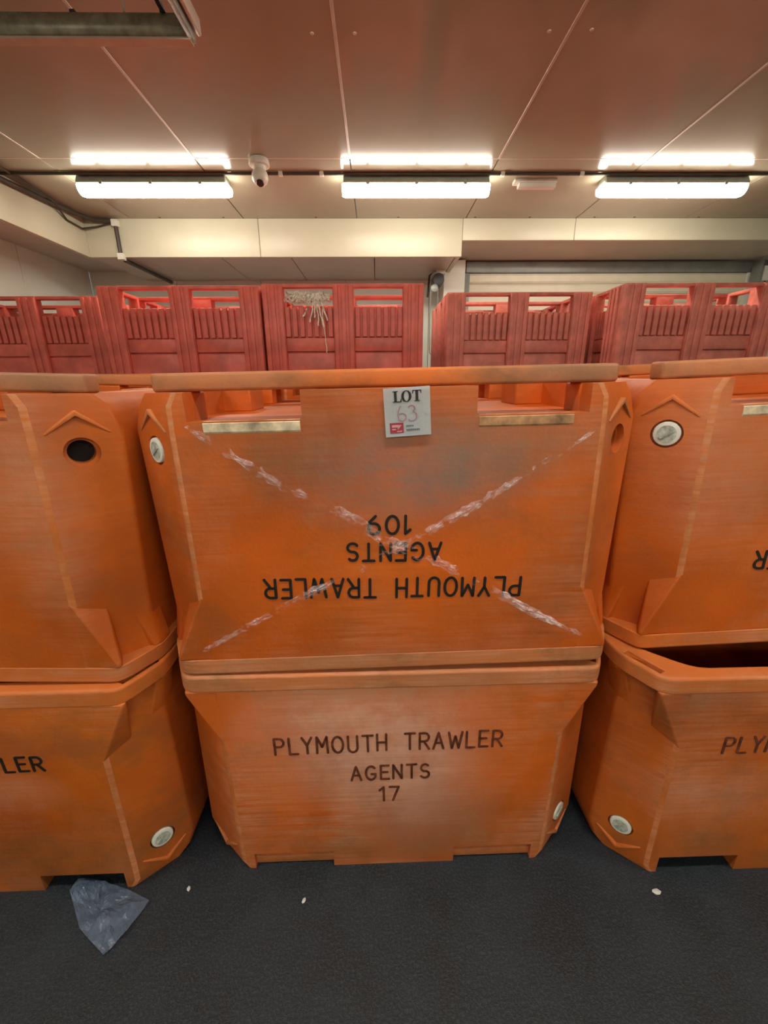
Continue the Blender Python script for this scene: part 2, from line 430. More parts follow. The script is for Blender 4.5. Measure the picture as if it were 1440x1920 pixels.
def cable(name, pts, r, label, mt='cable', cat='cable', clips=()):
    t = empty(name, pts[0]); tag(t, label, cat)
    o = Vector(pts[0])
    bm = bmesh.new(); bm_tube(bm, [Vector(p)-o for p in pts], r, 8)
    link('sheath', finish(bm, 'sheath', smooth=True), M[mt], t)
    for c in clips:
        c = Vector(c)-o
        link('clip', mesh_boxes('clip', [(c.x-r*1.5, c.x+r*1.5, c.y-r*1.5, c.y+r*1.5, c.z-r*1.5, c.z+r*1.5)], .002, 1), M['white'], t)
    return t
cable('ceiling_conduit', [(-2.98, 4.0, CEIL-.012), (XR, 4.0, CEIL-.012)], .011, 'thin dark conduit running across the ceiling past the strip lights', cat='conduit',
      clips=[(x, 4.0, CEIL-.012) for x in (-.75, -.42, 1.05, 1.7)])
cable('wall_cable', [(FAS_X+.03, YF, CEIL-.075), (FAS_X+.03, 2.0, CEIL-.07), (FAS_X+.03, 3.9, CEIL-.06), (FAS_X+.035, 4.4, CEIL-.04), (FAS_X+.06, 4.75, CEIL-.025), (-2.86, 4.95, CEIL-.03), (-2.70, 4.965, CEIL-.03)], .022,
      'thick dark cable bundle along the top of the left bulkhead')
cable('loose_cable', [(FAS_X+.1, 3.7, CEIL-.012), (FAS_X+.1, 4.1, CEIL-.012), (FAS_X+.07, 4.5, CEIL-.03), (FAS_X+.012, 4.72, CEIL-.1), (FAS_X+.02, 4.93, CEIL-.11), (-2.86, 4.98, CEIL-.08), (-2.72, 4.98, CEIL-.05)], .009,
      'thin loose cable looping below the thick bundle in the bulkhead corner')
cable('drop_conduit', [(-2.665, 4.978, CEIL-.06), (-2.665, 4.978, 2.96), (-2.665, 4.978, 2.80)], .02, 'short dark conduit dropping down the face of the back bulkhead', cat='conduit',
      clips=[(-2.665, 4.978, CEIL-.05), (-2.665, 4.985, 2.80)])
cable('soffit_conduit', [(-2.665, 5.04, 2.782), (-2.665, 6.08, 2.782)], .022, 'dark conduit running under the soffit towards the back wall', cat='conduit')

t = empty('security_camera', (-.87, 3.80, CEIL)); tag(t, 'white dome security camera hanging from the ceiling', 'camera')
bm = bmesh.new(); bm_cyl(bm, .078, .072, -.045, 0, 24); link('base', finish(bm, 'base', .006, 2, True), M['white'], t)
bm = bmesh.new(); bm_cyl(bm, .045, .05, -.075, -.045, 20); link('neck', finish(bm, 'neck', smooth=True), M['white'], t)
bm = bmesh.new(); bmesh.ops.create_uvsphere(bm, u_segments=20, v_segments=12, radius=.062); link('ball', finish(bm, 'ball', smooth=True, ang=80), M['white'], t, loc=(0, -.005, -.115))
bm = bmesh.new(); bm_cyl(bm, .030, .026, 0, .012, 18); link('lens', finish(bm, 'lens', .002, 1, True), M['black'], t, loc=(.005, -.04, -.165), rot=(D2R(150), 0, 0))
t = empty('emergency_light', (1.365, 4.14, CEIL)); tag(t, 'slim white unlit emergency light between two strip lights', 'light')
link('body', mesh_boxes('body', [(-.18, .18, -.04, .04, -.03, 0)], .006), M['white'], t)
bm = bmesh.new(); bm_prism(bm, [(-.036, -.03), (-.028, -.06), (.028, -.06), (.036, -.03)], -.14, .175, 'x'); link('diffuser', finish(bm, 'diffuser', .004, 2, True), M['white'], t)

# hung open metal frame near the camera
t = empty('hanging_frame', (-.785, 2.39, 3.0)); tag(t, 'open grey metal frame hung under the ceiling in the near corner', 'frame')
bm = bmesh.new(); bm_prism(bm, [(0, 0), (-.012, .02), (-.012, .062), (0, .084), (.028, .084), (.028, 0)], -1.6, -.02, 'x'); link('front_rail', finish(bm, 'front_rail', .006, 2, True), M['galv'], t)
link('front_flange', mesh_boxes('front_flange', [(-1.6, -.02, -.006, .04, -.010, -.001)]), M['joint'], t)
link('side_rail', mesh_boxes('side_rail', [(-.03, -.005, -1.2, .03, -.005, .08)], .004), M['galv'], t)
link('side_trim', mesh_boxes('side_trim', [(0.004, .022, -1.2, .03, .02, .08)], .004), M['joint'], t)
link('back_rail', mesh_boxes('back_rail', [(-1.6, -.03, -1.2, -1.17, 0, .08)], .004), M['galv'], t)
for cx in (-.52, -.13):
    link('clip', mesh_boxes('clip', [(cx-.012, cx+.012, .0, .03, .07, .095)], .003, 1), M['black'], t)
for cx, cy in ((-1.4, .015), (-.018, -1.0), (-.3, .015)):
    bm = bmesh.new(); bm_cyl(bm, .004, .004, .08, .15, 8); link('hanger_rod', finish(bm, 'hanger_rod'), M['galv'], t, loc=(cx, cy, 0))
bm = bmesh.new(); bm_tube(bm, [(-.115, -.22, .145), (-.118, -.12, .10), (-.122, -.05, .085), (-.125, 0.0, .088)], .012, 8); link('cable', finish(bm, 'cable', smooth=True), M['black'], t)

# ------------------------------------------------------------------ orange insulated fish tubs
TH = .771; HD = .54
def octa(wf, hw, d, z, hd=HD, r=.0085, k=3):
    """rounded eight-sided outline: flat front, cut-off corners, flat ends"""
    P = [(-wf, -hd), (wf, -hd), (hw, -hd+d), (hw, hd-d), (wf, hd), (-wf, hd), (-hw, hd-d), (-hw, -hd+d)]
    out = []; n = 8
    for i in range(n):
        p = Vector(P[i]); a = (Vector(P[i-1])-p).normalized(); b = (Vector(P[(i+1) % n])-p).normalized()
        p0 = p+a*r; p1 = p+b*r
        for j in range(k):
            t_ = j/(k-1); q = p0*(1-t_)**2 + p*2*t_*(1-t_) + p1*t_**2
            out.append((q.x, q.y, z))
    return out
LV = [(0., .480, .590, .090), (.03, .497, .618, .108), (.09, .499, .637, .112), (.54, .503, .630, .113), (TH-.006, .504, .626, .113)]
def level(z):
    for (z0, *a), (z1, *b) in zip(LV, LV[1:]):
        if z <= z1: t_ = (z-z0)/(z1-z0); return [u+(v-u)*t_ for u, v in zip(a, b)]
    return LV[-1][1:]
def corner_frame(sx, z, sy=-1):
    """matrix on the cut-off corner face: x along the face, y up, z outwards"""
    wf, hw, d = level(z)
    a = Vector((sx*wf, sy*HD, z)); b = Vector((sx*hw, sy*(HD-d), z))
    wf2, hw2, d2 = level(z+.05)
    up_ = (Vector((sx*(wf2+hw2)/2, sy*(HD-d2/2), z+.05)) - (a+b)/2).normalized()
    tx = (b-a).normalized()*(1 if sx > 0 else -1)
    if sy > 0: tx = -tx
    nrm = tx.cross(up_).normalized()
    if nrm.dot(Vector((sx, sy, 0))) < 0: tx = -tx; nrm = tx.cross(up_).normalized()
    up_ = nrm.cross(tx)
    mm = Matrix((tx, up_, nrm)).transposed().to_4x4(); mm.translation = (a+b)/2; return mm
HOLE_Z = .138
def triang(me):
    bm = bmesh.new(); bm.from_mesh(me)
    bmesh.ops.remove_doubles(bm, verts=bm.verts, dist=1e-5)
    bmesh.ops.triangulate(bm, faces=[f for f in bm.faces if len(f.verts) > 4], quad_method='BEAUTY', ngon_method='EAR_CLIP')
    bm.to_mesh(me); bm.free(); return me
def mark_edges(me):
    """the rounded corner strips of the outside get the worn-edge slot, which also paints their pale highlight"""
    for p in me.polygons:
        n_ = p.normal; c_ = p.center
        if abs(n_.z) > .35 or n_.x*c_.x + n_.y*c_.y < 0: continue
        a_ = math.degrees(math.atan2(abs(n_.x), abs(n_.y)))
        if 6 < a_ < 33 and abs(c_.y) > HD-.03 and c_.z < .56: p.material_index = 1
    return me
def body_mesh(holes):
    bm = bmesh.new(); bm_loft(bm, [octa(wf, hw, d, z) for z, wf, hw, d in LV])
    me = finish(bm, 'body')
    bm = bmesh.new()                                          # what is taken out: cavity, underside, fork pockets, drain holes
    bm_loft(bm, [octa(.46, .56, .10, .13, HD-.05, .04), octa(.47, .58, .10, TH+.05, HD-.045, .04)])
    bm_box(bm, -.53, .53, -HD+.05, HD-.05, -.1, .075)
    me = boolean(me, finish(bm, 'c'))
    bm = bmesh.new()
    for s in (-1, 1):
        x0, x1 = sorted((s*.20, s*.46))
        bm_box(bm, x0, x1, -HD-.1, HD+.1, -.1, .066)
    me = boolean(me, finish(bm, 'c'))
    if not holes: return mark_edges(triang(me))
    bm = bmesh.new()
    for sx in holes:
        bm_cyl(bm, .037, .037, -.016, .05, 28, corner_frame(sx, HOLE_Z))
        bm_cyl(bm, .029, .029, -.05, .0, 28, corner_frame(sx, HOLE_Z))
    return mark_edges(triang(boolean(me, finish(bm, 'c'))))
def rim_mesh():
    bm = bmesh.new()
    o = [octa(.586, .648, .115, z, HD+.0012, .03, 4) for z in (TH-.05, TH)]
    i = [octa(.468, .578, .10, z, HD-.047, .04, 4) for z in (TH-.05, TH)]
    R = [[bm.verts.new(p) for p in r] for r in (o[0], o[1], i[1], i[0])]
    n = len(R[0])
    for a, b in zip(R, R[1:]+R[:1]):
        for k in range(n): bm.faces.new((a[k], a[(k+1) % n], b[(k+1) % n], b[k]))
    bmesh.ops.recalc_face_normals(bm, faces=bm.faces)
    es = [e for e in bm.edges if all(v.co.z > TH-.001 for v in e.verts) and e.calc_face_angle(0) > .5]
    bmesh.ops.bevel(bm, geom=es, offset=.009, segments=3, affect='EDGES', profile=.5)
    me = finish(bm, 'rim')
    bm = bmesh.new()
    for sx in (-1, 1):
        for sy in (-1, 1):
            a = Vector((sx*.586, sy*HD)); b = Vector((sx*.648, sy*(HD-.115))); c = (a+b)/2
            inw = Vector((-sx, -sy)).normalized()*.026
            ang = math.atan2(b.y-a.y, b.x-a.x)
            mm = Matrix.Translation((c.x+inw.x, c.y+inw.y, TH)) @ Matrix.Rotation(ang, 4, 'Z')
            bm_box(bm, -.052, .052, -.011, .011, -.03, .05, mm)
    return boolean(me, finish(bm, 'c'))
RIM = rim_mesh()
BODY = {}
def hull(pts, name):
    bm = bmesh.new(); [bm.verts.new(p) for p in pts]
    r_ = bmesh.ops.convex_hull(bm, input=bm.verts)
    bmesh.ops.delete(bm, geom=[v for v in r_['geom_interior'] if isinstance(v, bmesh.types.BMVert)], context='VERTS')
    bmesh.ops.dissolve_limit(bm, angle_limit=D2R(2), verts=bm.verts, edges=bm.edges)
    return finish(bm, name)
def gusset_front():
    """moulded corner wedge: front panel flares out to the rim, side face slopes back onto the cut-off corner"""
    zt = TH-.049; y0 = -HD-.0006
    return hull([(.498, y0, .525), (.440, -HD+.004, .525), (.440, -HD+.06, .525), (.552, -HD+.052, .548), (.585, y0, zt-.012), (.585, y0, zt), (.440, -HD+.004, zt),
                 (.440, -HD+.06, zt), (.560, -HD+.060, zt), (.590, -HD+.010, zt), (.590, -HD+.010, zt-.012)], 'gusset')
def gusset_end():
    zt = TH-.049; y1 = -HD+.112
    return hull([(.618, y1, .565), (.590, y1-.030, .575), (.57, y1, .565), (.57, y1+.05, .565), (.618, y1+.05, .565), (.645, y1+.006, zt-.012), (.645, y1+.006, zt), (.645, y1+.05, zt),
                 (.645, y1+.05, zt-.012), (.57, y1, zt), (.57, y1+.05, zt), (.632, y1-.014, zt)], 'gusset')
def mirrored(me, sx, sy):
    m2 = me.copy()
    m2.transform(Matrix.Diagonal((sx, sy, 1, 1)))
    if sx*sy < 0: m2.flip_normals()
    return m2
G1, G2 = gusset_front(), gusset_end()
GUS = [mirrored(g, sx, sy) for g in (G1, G2) for sx in (-1, 1) for sy in (-1, 1)]
def skid_mesh(sy):
    bm = bmesh.new()
    P = [(-.555, -.038), (-.575, -.015), (-.575, .038), (.575, .038), (.575, -.015), (.555, -.038)]
    bm_prism(bm, [(x, sy*(HD-.138)-sy*(-y)) for x, y in P], -.045, .0, 'z')
    return finish(bm, 'skid_bar', .008, 3, True)
SKID = [skid_mesh(-1), skid_mesh(1)]
BLK = mesh_boxes('foot_block', [(-.5, .5, -.5, .5, 0., 1.)])
def plug_meshes():
    bm = bmesh.new(); bm_cyl(bm, .033, .031, -.012, .0025, 28)
    a = finish(bm, 'drain_plug', .002, 2, True)
    bm = bmesh.new(); bm_cyl(bm, .0225, .0225, 0, .0012, 24); bm_box(bm, -.018, .018, -.004, .004, .0008, .004)
    b = finish(bm, 'plug_face')
    bm = bmesh.new()
    bm_cyl(bm, .0285, .0285, -.049, -.046, 24)  # near-black disc paints the shade deep inside an open drain hole
    c = finish(bm, 'bore')
    return a, b, c
PLUG, PFACE, BORE = plug_meshes()
def chevron_mesh(sx, s):
    mm = corner_frame(sx, HOLE_Z)
    bm = bmesh.new()
    a = Vector((-s*.003, -.097)); b = Vector((s*.066, -.046)); d = (b-a).normalized(); n = Vector((-d.y, d.x))*.006
    A = [a+n, a-n, b-n*.5, b+n*.5]
    lo = [bm.verts.new(mm @ Vector((p.x, p.y, -.012))) for p in A]
    hi = [bm.verts.new(mm @ Vector((p.x*.98, p.y, .006 if j < 2 else .002))) for j, p in enumerate(A)]
    bm.faces.new(lo); bm.faces.new(hi[::-1])
    for j in range(4): bm.faces.new((lo[j], hi[j], hi[(j+1) % 4], lo[(j+1) % 4]))
    return finish(bm, 'chevron_ridge', .003, 2, True)
CHEV = [chevron_mesh(q, v) for q in (-1, 1) for v in (-1, 1)]

def tub(label, x, yfront, z, up=True, yaw_=0., tilt=0., plugs=(), bores=(), body=None, rim=None, ring=None, group='orange fish tubs', lips=True, bar=None, zs=1.):
    worn = WORN_HIGHLIGHT
    """plugs / bores: sides (-1, 1 in the tub's own frame) of the front drain holes, stopped or open"""
    yc = yfront + HD
    t = empty('fish_tub', (x, yc, z), (0, tilt if up else math.pi+tilt, yaw_)); tag(t, label, 'tub', group); t.scale = (1, 1, zs)
    key = tuple(sorted(plugs+bores))
    if key not in BODY:
        BODY[key] = body_mesh(key)
    me = BODY[key].copy()
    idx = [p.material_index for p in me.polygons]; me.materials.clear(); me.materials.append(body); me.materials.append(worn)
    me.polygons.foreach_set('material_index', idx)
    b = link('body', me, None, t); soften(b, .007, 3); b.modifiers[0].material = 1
    me = RIM.copy(); me.materials.clear(); me.materials.append(rim)
    r = link('rim', me, None, t); soften(r, .0025, 2)
    for g in GUS:
        g2 = g.copy(); g2.materials.clear(); g2.materials.append(body); o = link('gusset', g2, None, t); soften(o, .004, 2)
    if ring:
        for sk in SKID:
            me = sk.copy(); me.materials.append(ring); link('skid_bar', me, None, t)
    for bx_, by_, sx, sy in ((0, 0, .2, .2), (-.505, 0, .13, .16), (.505, 0, .13, .16), (0, -.40, .36, .075), (0, .40, .36, .075), (-.52, .395, .10, .085), (.52, .395, .10, .085), (-.522, -.395, .08, .085), (.522, -.395, .08, .085)):
        me = BLK.copy(); me.transform(Matrix.Translation((bx_, by_, 0)) @ Matrix.Diagonal((sx, sy, .077, 1))); me.materials.append(body)
        o = link('foot_block', me, None, t); soften(o, .006, 2)
    for sx in plugs:
        mm = corner_frame(sx, HOLE_Z)
        p = link('drain_plug', PLUG, M['plug'], t); p.matrix_local = mm
        f = link('plug_face', PFACE, M['plugface'], p); f.location = (0, 0, .002); f.rotation_euler = (0, 0, .6)
    for sx in bores:
        p = link('bore_shade_disc', BORE, M['holedark'], t); p.matrix_local = corner_frame(sx, HOLE_Z)
        p['label'] = 'open drain hole, its dark depth painted on a disc'
    for c in CHEV:
        me = c.copy(); me.materials.append(rim); link('chevron_ridge', me, None, t)
    if lips:
        for s in (-1, 1):
            x0, x1 = sorted((s*.205, s*.425))
            bm = bmesh.new(); bm_prism(bm, [(-HD-.0002, .094), (-HD-.0018, .090), (-HD-.0018, .071), (-HD+.004, .0655), (-HD+.012, .0655), (-HD+.012, .094)], x0, x1, 'x')
            o = link('fork_pocket_lip', finish(bm, 'lip'), M['lip'] if s > 0 else M['liporange'], t)
            o['label'] = 'pale scraped edge of the fork pocket'
    if bar:
        for s in (-1, 1):
            x0, x1 = sorted((s*.195, s*.465))
            o = link('pocket_bar', mesh_boxes('pocket_bar', [(x0, x1, -HD+.012, -HD+.045, 0.002, .036)], .006), bar, t)
    return t
def lettering(t, words, mt, w=.008, rot=0.):
    """words: (text, x0, x1, zmid, height) on the front face"""
    for i, (tx, x0, x1, zm, hh) in enumerate(words):
        for g in text_glyphs(tx, x1-x0, hh, seed=len(tx)+i):
            me = stroke_mesh('letter', g, w); me.materials.append(mt)
            o = link('letter', me, None, t)
            o.location = (x0, -HD-.0008, zm-hh/2); o.rotation_euler = (0, -rot, 0)

GREY = (.30, .20, .14); PINK = (.70, .36, .24); BROWN = (.22, .11, .04); BRIGHT = (.80, .17, .012); PALE = (.74, .42, .27)
mu = tub_mat('tub_middle_upper', scuff=.30, grime=.28, seed=1.3, base=(.74, .138, .010), blobs=[
    ((-.04, -HD, .19), (.40, .3, .20), (.26, .17, .13), 1.), ((-.10, -HD, .20), (.25, .3, .14), (.24, .18, .16), .9), ((-.36, -HD, .30), (.3, .3, .35), BROWN, .35), ((.36, -HD, .15), (.22, .3, .2), BROWN, .35),
    ((-.3, -HD, .12), (.3, .3, .12), GREY, .5), ((0, -HD, .50), (.5, .3, .22), BRIGHT, .9), ((0, -HD, .76), (.7, .3, .06), GREY, .7)])
ml = tub_mat('tub_middle_lower', scuff=.5, grime=.30, seed=4.1, base=(.72, .150, .014), blobs=[
    ((-.08, -HD, .55), (.46, .3, .32), (.86, .54, .42), 1.), ((.08, -HD, .32), (.3, .3, .34), (.80, .46, .34), .9), ((0, -HD, .74), (.75, .3, .08), (.34, .20, .10), .8),
    ((.33, -HD, .45), (.2, .3, .36), BRIGHT, .9), ((-.38, -HD, .4), (.16, .3, .3), BRIGHT, .7), ((0, -HD, .08), (.7, .3, .12), BROWN, .6), ((.2, -HD, .2), (.3, .3, .2), BROWN, .5)])
lu = tub_mat('tub_left_upper', scuff=.25, grime=.2, seed=7.7, base=(.66, .145, .009), deep=(.46, .09, .005), blobs=[
    ((-.47, -HD, .25), (.12, .3, .35), PINK, .5), ((-.2, -HD, .2), (.3, .3, .3), GREY, .5)])
ll = tub_mat('tub_left_lower', scuff=.25, grime=.35, seed=9.9, base=(.68, .160, .010), deep=(.46, .09, .005), blobs=[
    ((.25, -HD, .12), (.6, .3, .22), (.16, .075, .02), .95), ((.2, -HD, .42), (.2, .3, .1), PINK, .5)])
ru = tub_mat('tub_right_upper', scuff=.3, grime=.2, seed=12.2, base=(.66, .135, .010), deep=(.46, .085, .005), blobs=[
    ((.45, -HD, .2), (.2, .3, .3), PINK, .5), ((.3, -HD, .2), (.3, .3, .2), BROWN, .3)])
rl = tub_mat('tub_right_lower', scuff=.3, grime=.35, seed=15.5, base=(.66, .150, .010), deep=(.44, .085, .005), blobs=[
    ((-.35, -HD, .34), (.3, .3, .14), PINK, .6), ((-.2, -HD, .1), (.6, .3, .2), BROWN, .6), ((-.45, -HD, .72), (.2, .2, .1), GREY, .5)])
bk = tub_mat('tub_back_row', scuff=.15, grime=.3, seed=19., base=(.66, .135, .008), deep=(.44, .08, .004))
rimw = tub_mat('tub_rim_worn', scuff=.75, grime=.5, seed=2.2, base=(.66, .195, .05), deep=(.50, .18, .065), rough=.5)
rimo = tub_mat('tub_rim_orange', scuff=.5, grime=.3, seed=6.2, base=(.68, .18, .03), deep=(.55, .16, .04), rough=.5)
skid = tub_mat('tub_skid', scuff=.4, grime=.55, seed=3.3, base=(.66, .20, .05), deep=(.42, .17, .07), rough=.5,
               blobs=[((0, -HD+.1, -.02), (.28, .2, .2), BRIGHT, .9), ((-.45, -HD+.1, -.02), (.3, .2, .2), GREY, .6), ((.45, -HD+.1, -.02), (.3, .2, .2), GREY, .6)])

WORN_HIGHLIGHT = tub_mat('tub_worn_edge_highlight', scuff=.5, grime=.3, seed=5.2, base=(.69, .190, .035), deep=(.60, .17, .035), rough=.5)  # paler than the body: edge wear plus a highlight painted into the colour
tm = tub('orange tub standing upright in the middle, lettered with the number 17', .035, .95, 0, True, D2R(.6), plugs=(1,), body=ml, rim=rimw, lips=False, bar=rimw)
lettering(tm, [('PLYMOUTH TRAWLER', -.353, .325, .518, .060), ('AGENTS', -.13, .111, .405, .054), ('17', -.045, .020, .318, .056)], M['brownink'], .0072, D2R(.7))
tu = tub('orange tub upside down in the middle, lettered 109, with a white lot label', .025, .955, 2*TH-.009, False, D2R(.5), D2R(-.9), zs=.974, plugs=(1,), bores=(-1,), body=mu, rim=rimw, ring=skid)
lettering(tu, [('PLYMOUTH TRAWLER', -.334, .331, .520, .054), ('AGENTS', -.123, .115, .412, .048), ('109', -.048, .059, .334, .048)], M['ink'], .0072, D2R(-1.4))
tl = tub('orange tub standing upright at the left, plastic bag by its foot', -1.285, .895, 0, True, D2R(.6), plugs=(1,), body=ll, rim=rimo, lips=False)
lettering(tl, [('PLYMOUTH TRAWLER', -.36, .328, .515, .050), ('AGENTS', -.14, .11, .41, .05)], M['ink'], .007, D2R(1))
t2 = tub('orange tub upside down at the left with an open drain hole', -1.262, .925, 2*TH-.003, False, 0, D2R(1.5), zs=.974, bores=(-1,), body=lu, rim=rimo, ring=skid)
tr = tub('orange tub standing upright at the right with a plugged drain hole', 1.358, .908, 0, True, D2R(.4), plugs=(-1,), body=rl, rim=rimo, lips=False)
lettering(tr, [('PLYMOUTH TRAWLER', -.363, .33, .533, .058), ('AGENTS', -.12, .13, .42, .05)], M['brownink'], .0072, D2R(.5))
t3 = tub('orange tub upside down at the right with a white drain plug', 1.328, 1.03, 2*TH+.026, False, D2R(.3), D2R(-2.2), plugs=(1,), body=ru, rim=rimo, ring=skid)
lettering(t3, [('PLYMOUTH TRAWLER', -.375, .298, .505, .052), ('AGENTS', -.16, .08, .4, .05)], M['ink'], .0072, D2R(-1))
# smudged marks on the far left tub
me = stroke_mesh('lettering', [[(0, 0), (.004, .03)], [(.012, .002), (.022, .03), (.004, .028)], [(-.012, .03), (-.016, .004), (-.004, .0)]], .006); me.materials.append(M['brownink'])
o = link('smudged_mark', me, None, t2); o.location = (-.27, -HD-.0008, .50)
for i, x in enumerate((-1.32, .045, 1.41)):
    pos = ('left', 'middle', 'right')[i]
    tub(f'orange tub standing upright in the second row, under the {pos} upside-down tub', x, 2.13, 0, True, 0, body=bk, rim=rimo, lips=False, group='orange fish tubs in the second row')
    tub(f'orange tub upside down in the second row, showing behind the {pos} front stack', x, 2.13, 2*TH, False, 0, body=bk, rim=rimo, ring=bk, lips=False, group='orange fish tubs in the second row')

# ------------------------------------------------------------------ lot label
lb = empty('lot_label', (.070, .9475, 1.4805), (D2R(0), D2R(-3.4), D2R(.5))); tag(lb, 'white paper lot label numbered 63 stuck to the upside-down middle tub', 'label')
bm = bmesh.new(); N_ = 8
grid = [[bm.verts.new((-.052+.104*i/N_, -.0012-.0025*abs(j/N_-.5)**2, -.0535+.107*j/N_)) for i in range(N_+1)] for j in range(N_+1)]
for j in range(N_):
    for i in range(N_): bm.faces.new((grid[j][i], grid[j][i+1], grid[j+1][i+1], grid[j+1][i]))
bmesh.ops.solidify(bm, geom=bm.faces[:], thickness=.0007)
link('paper', finish(bm, 'paper', smooth=True), M['paper'], lb)
def poly_mesh(name, polys, y0=-.0016, y1=-.0024):
    bm = bmesh.new()
    for p in polys: bm_prism(bm, p, y0, y1)
    return finish(bm, name)
def ring_poly(cx, cz, rx, rz, ix, iz, n=24):
    out = []
    for i in range(n):
        a0, a1 = 2*math.pi*i/n, 2*math.pi*(i+1)/n
        out.append([(cx+rx*math.cos(a0), cz+rz*math.sin(a0)), (cx+rx*math.cos(a1), cz+rz*math.sin(a1)), (cx+ix*math.cos(a1), cz+iz*math.sin(a1)), (cx+ix*math.cos(a0), cz+iz*math.sin(a0))])
    return out
def rect(x0, x1, z0, z1): return [(x0, z0), (x1, z0), (x1, z1), (x0, z1)]
Lz = .0225; Hh = .024
serif1 = [rect(-.0285, -.0225, Lz, Lz+Hh), rect(-.0315, -.0195, Lz+Hh-.0018, Lz+Hh), rect(-.0315, -.0125, Lz, Lz+.0018), [(-.0125, Lz), (-.0118, Lz+.0075), (-.0135, Lz+.0075), (-.0155, Lz)]]
serif2 = ring_poly(-.001, Lz+Hh/2, .0115, Hh/2+.0006, .0055, Hh/2-.0012)
serif3 = [rect(.0195, .0255, Lz, Lz+Hh), rect(.0165, .0285, Lz, Lz+.0018), rect(.0128, .0322, Lz+Hh-.0018, Lz+Hh), [(.0128, Lz+Hh), (.0122, Lz+Hh-.0075), (.0136, Lz+Hh-.0075), (.0155, Lz+Hh)], [(.0322, Lz+Hh), (.0328, Lz+Hh-.0075), (.0314, Lz+Hh-.0075), (.0295, Lz+Hh)]]
for sf in (serif1, serif2, serif3): link('printed_letter', poly_mesh('printed_letter', sf), M['print'], lb)
six = [(-.0175, .0135)] + [(-.0225, .004), (-.0240, -.006)] + arc(-.0145, -.0105, .0088, .0085, 170, 500, 16)
three = arc(.0075, .0075, .0075, .0065, 160, -70, 10) + arc(.0080, -.0095, .0105, .0105, 80, -140, 12)
for dg in (six, three): link('handwritten_digit', stroke_mesh('handwritten_digit', [dg], .0017, .001), M['pen'], lb, loc=(.002, -.0012, 0))
link('logo_block', poly_mesh('logo_block', [rect(-.0415, -.0105, -.0455, -.0225)]), M['logo'], lb)
link('logo_mark', poly_mesh('logo_mark', [rect(-.037, -.024, -.0325, -.027), [(-.024, -.0385), (-.015, -.028), (-.024, -.027)], rect(-.037, -.028, -.0385, -.0355), rect(-.026, -.014, -.043, -.0405)], -.0018, -.0028), M['logolite'], lb)
link('small_print', poly_mesh('small_print', [rect(-.004+.0028*i, -.004+.0028*i+.0019, -.0325, -.0290) for i in range(6)] + [rect(-.004+.0028*i, -.004+.0028*i+.0019, -.0415, -.0375) for i in range(11)]), M['smallprint'], lb)

# ------------------------------------------------------------------ gathered stretch film crossing the middle tub
def film_band(label, pts, wid, seed):
    rnd = random.Random(seed); pts = [Vector(p) for p in pts]
    bm = bmesh.new(); rows = []; n = 110
    tot = sum((b-a).length for a, b in zip(pts, pts[1:]))
    for k in range(n+1):
        s = tot*k/n; i = 0
        while i < len(pts)-2 and s > (pts[i+1]-pts[i]).length: s -= (pts[i+1]-pts[i]).length; i += 1
        d = (pts[i+1]-pts[i]); p = pts[i]+d*min(1, s/d.length); nn = Vector((-d.z, 0, d.x)).normalized()
        e = .25+.75*math.sin(math.pi*k/n)**.5
        ww = wid*e*rnd.uniform(.55, 1.15); row = []
        for j in range(9):
            v = j/8-.5
            row.append(bm.verts.new(p + nn*(v*ww + rnd.uniform(-.0016, .0016)) + Vector((0, -rnd.uniform(.001, .0085)*(1-abs(v)*1.4), 0))))
        rows.append(row)
    for a, b in zip(rows, rows[1:]):
        for j in range(8): bm.faces.new((a[j], a[j+1], b[j+1], b[j]))
    o = link('stretch_film_band', finish(bm, 'stretch_film_band'), M['film'])
    return tag(o, label, 'plastic film', 'stretch film on the middle tub')
FY = .9465
film_band('clear crumpled film band from the upper left to the lower right of the middle tub', [(-.43, FY, 1.452), (-.235, FY, 1.318), (-.075, FY, 1.237), (.015, FY, 1.17), (.125, FY, 1.125), (.265, FY, 1.047), (.41, FY+.003, .958), (.55, FY+.004, .885)], .032, 3)
film_band('clear crumpled film band from the upper right to the lower left of the middle tub', [(.50, FY+.002, 1.433), (.247, FY, 1.264), (.12, FY, 1.19), (-.012, FY, 1.113), (-.206, FY, 1.011), (-.383, FY, .91), (-.49, FY, .848)], .026, 5)

# ------------------------------------------------------------------ crumpled bag and flecks on the floor
bm = bmesh.new()
out = [(-.985, .915), (-.94, .915), (-.89, .905), (-.835, .895), (-.726, .857), (-.752, .782), (-.789, .73), (-.895, .79), (-.99, .885)]
ctr = Vector((-.86, .83)); rnd = random.Random(4); rings = []
for k in range(7):
    f = k/6; ring_ = []
    for i in range(36):
        q = i/36*len(out); a = Vector(out[int(q) % len(out)]); b = Vector(out[(int(q)+1) % len(out)]); p = a+(b-a)*(q-int(q))
        p = ctr+(p-ctr)*max(f, .02)
        zz = .004 + (.012*abs(math.sin(p.x*41+p.y*17)) + .01*abs(math.sin(p.x*23-p.y*52)))*(1.1-.7*f) + rnd.uniform(0, .003)
        if p.y > .87 and p.x < -.88: zz += .022*(1-f*.6)
        ring_.append(bm.verts.new((p.x+.86, p.y-.83, zz)))
    rings.append(ring_)
for a, b in zip(rings, rings[1:]):
    for i in range(36): bm.faces.new((a[i], a[(i+1) % 36], b[(i+1) % 36], b[i]))
bm.faces.new(rings[0])
bmesh.ops.solidify(bm, geom=bm.faces[:], thickness=-.0015)
tag(link('plastic_bag', finish(bm, 'plastic_bag'), M['bag'], loc=(-.86, .83, .001)), 'crumpled translucent bluish plastic bag on the floor beside the left tub', 'plastic bag')
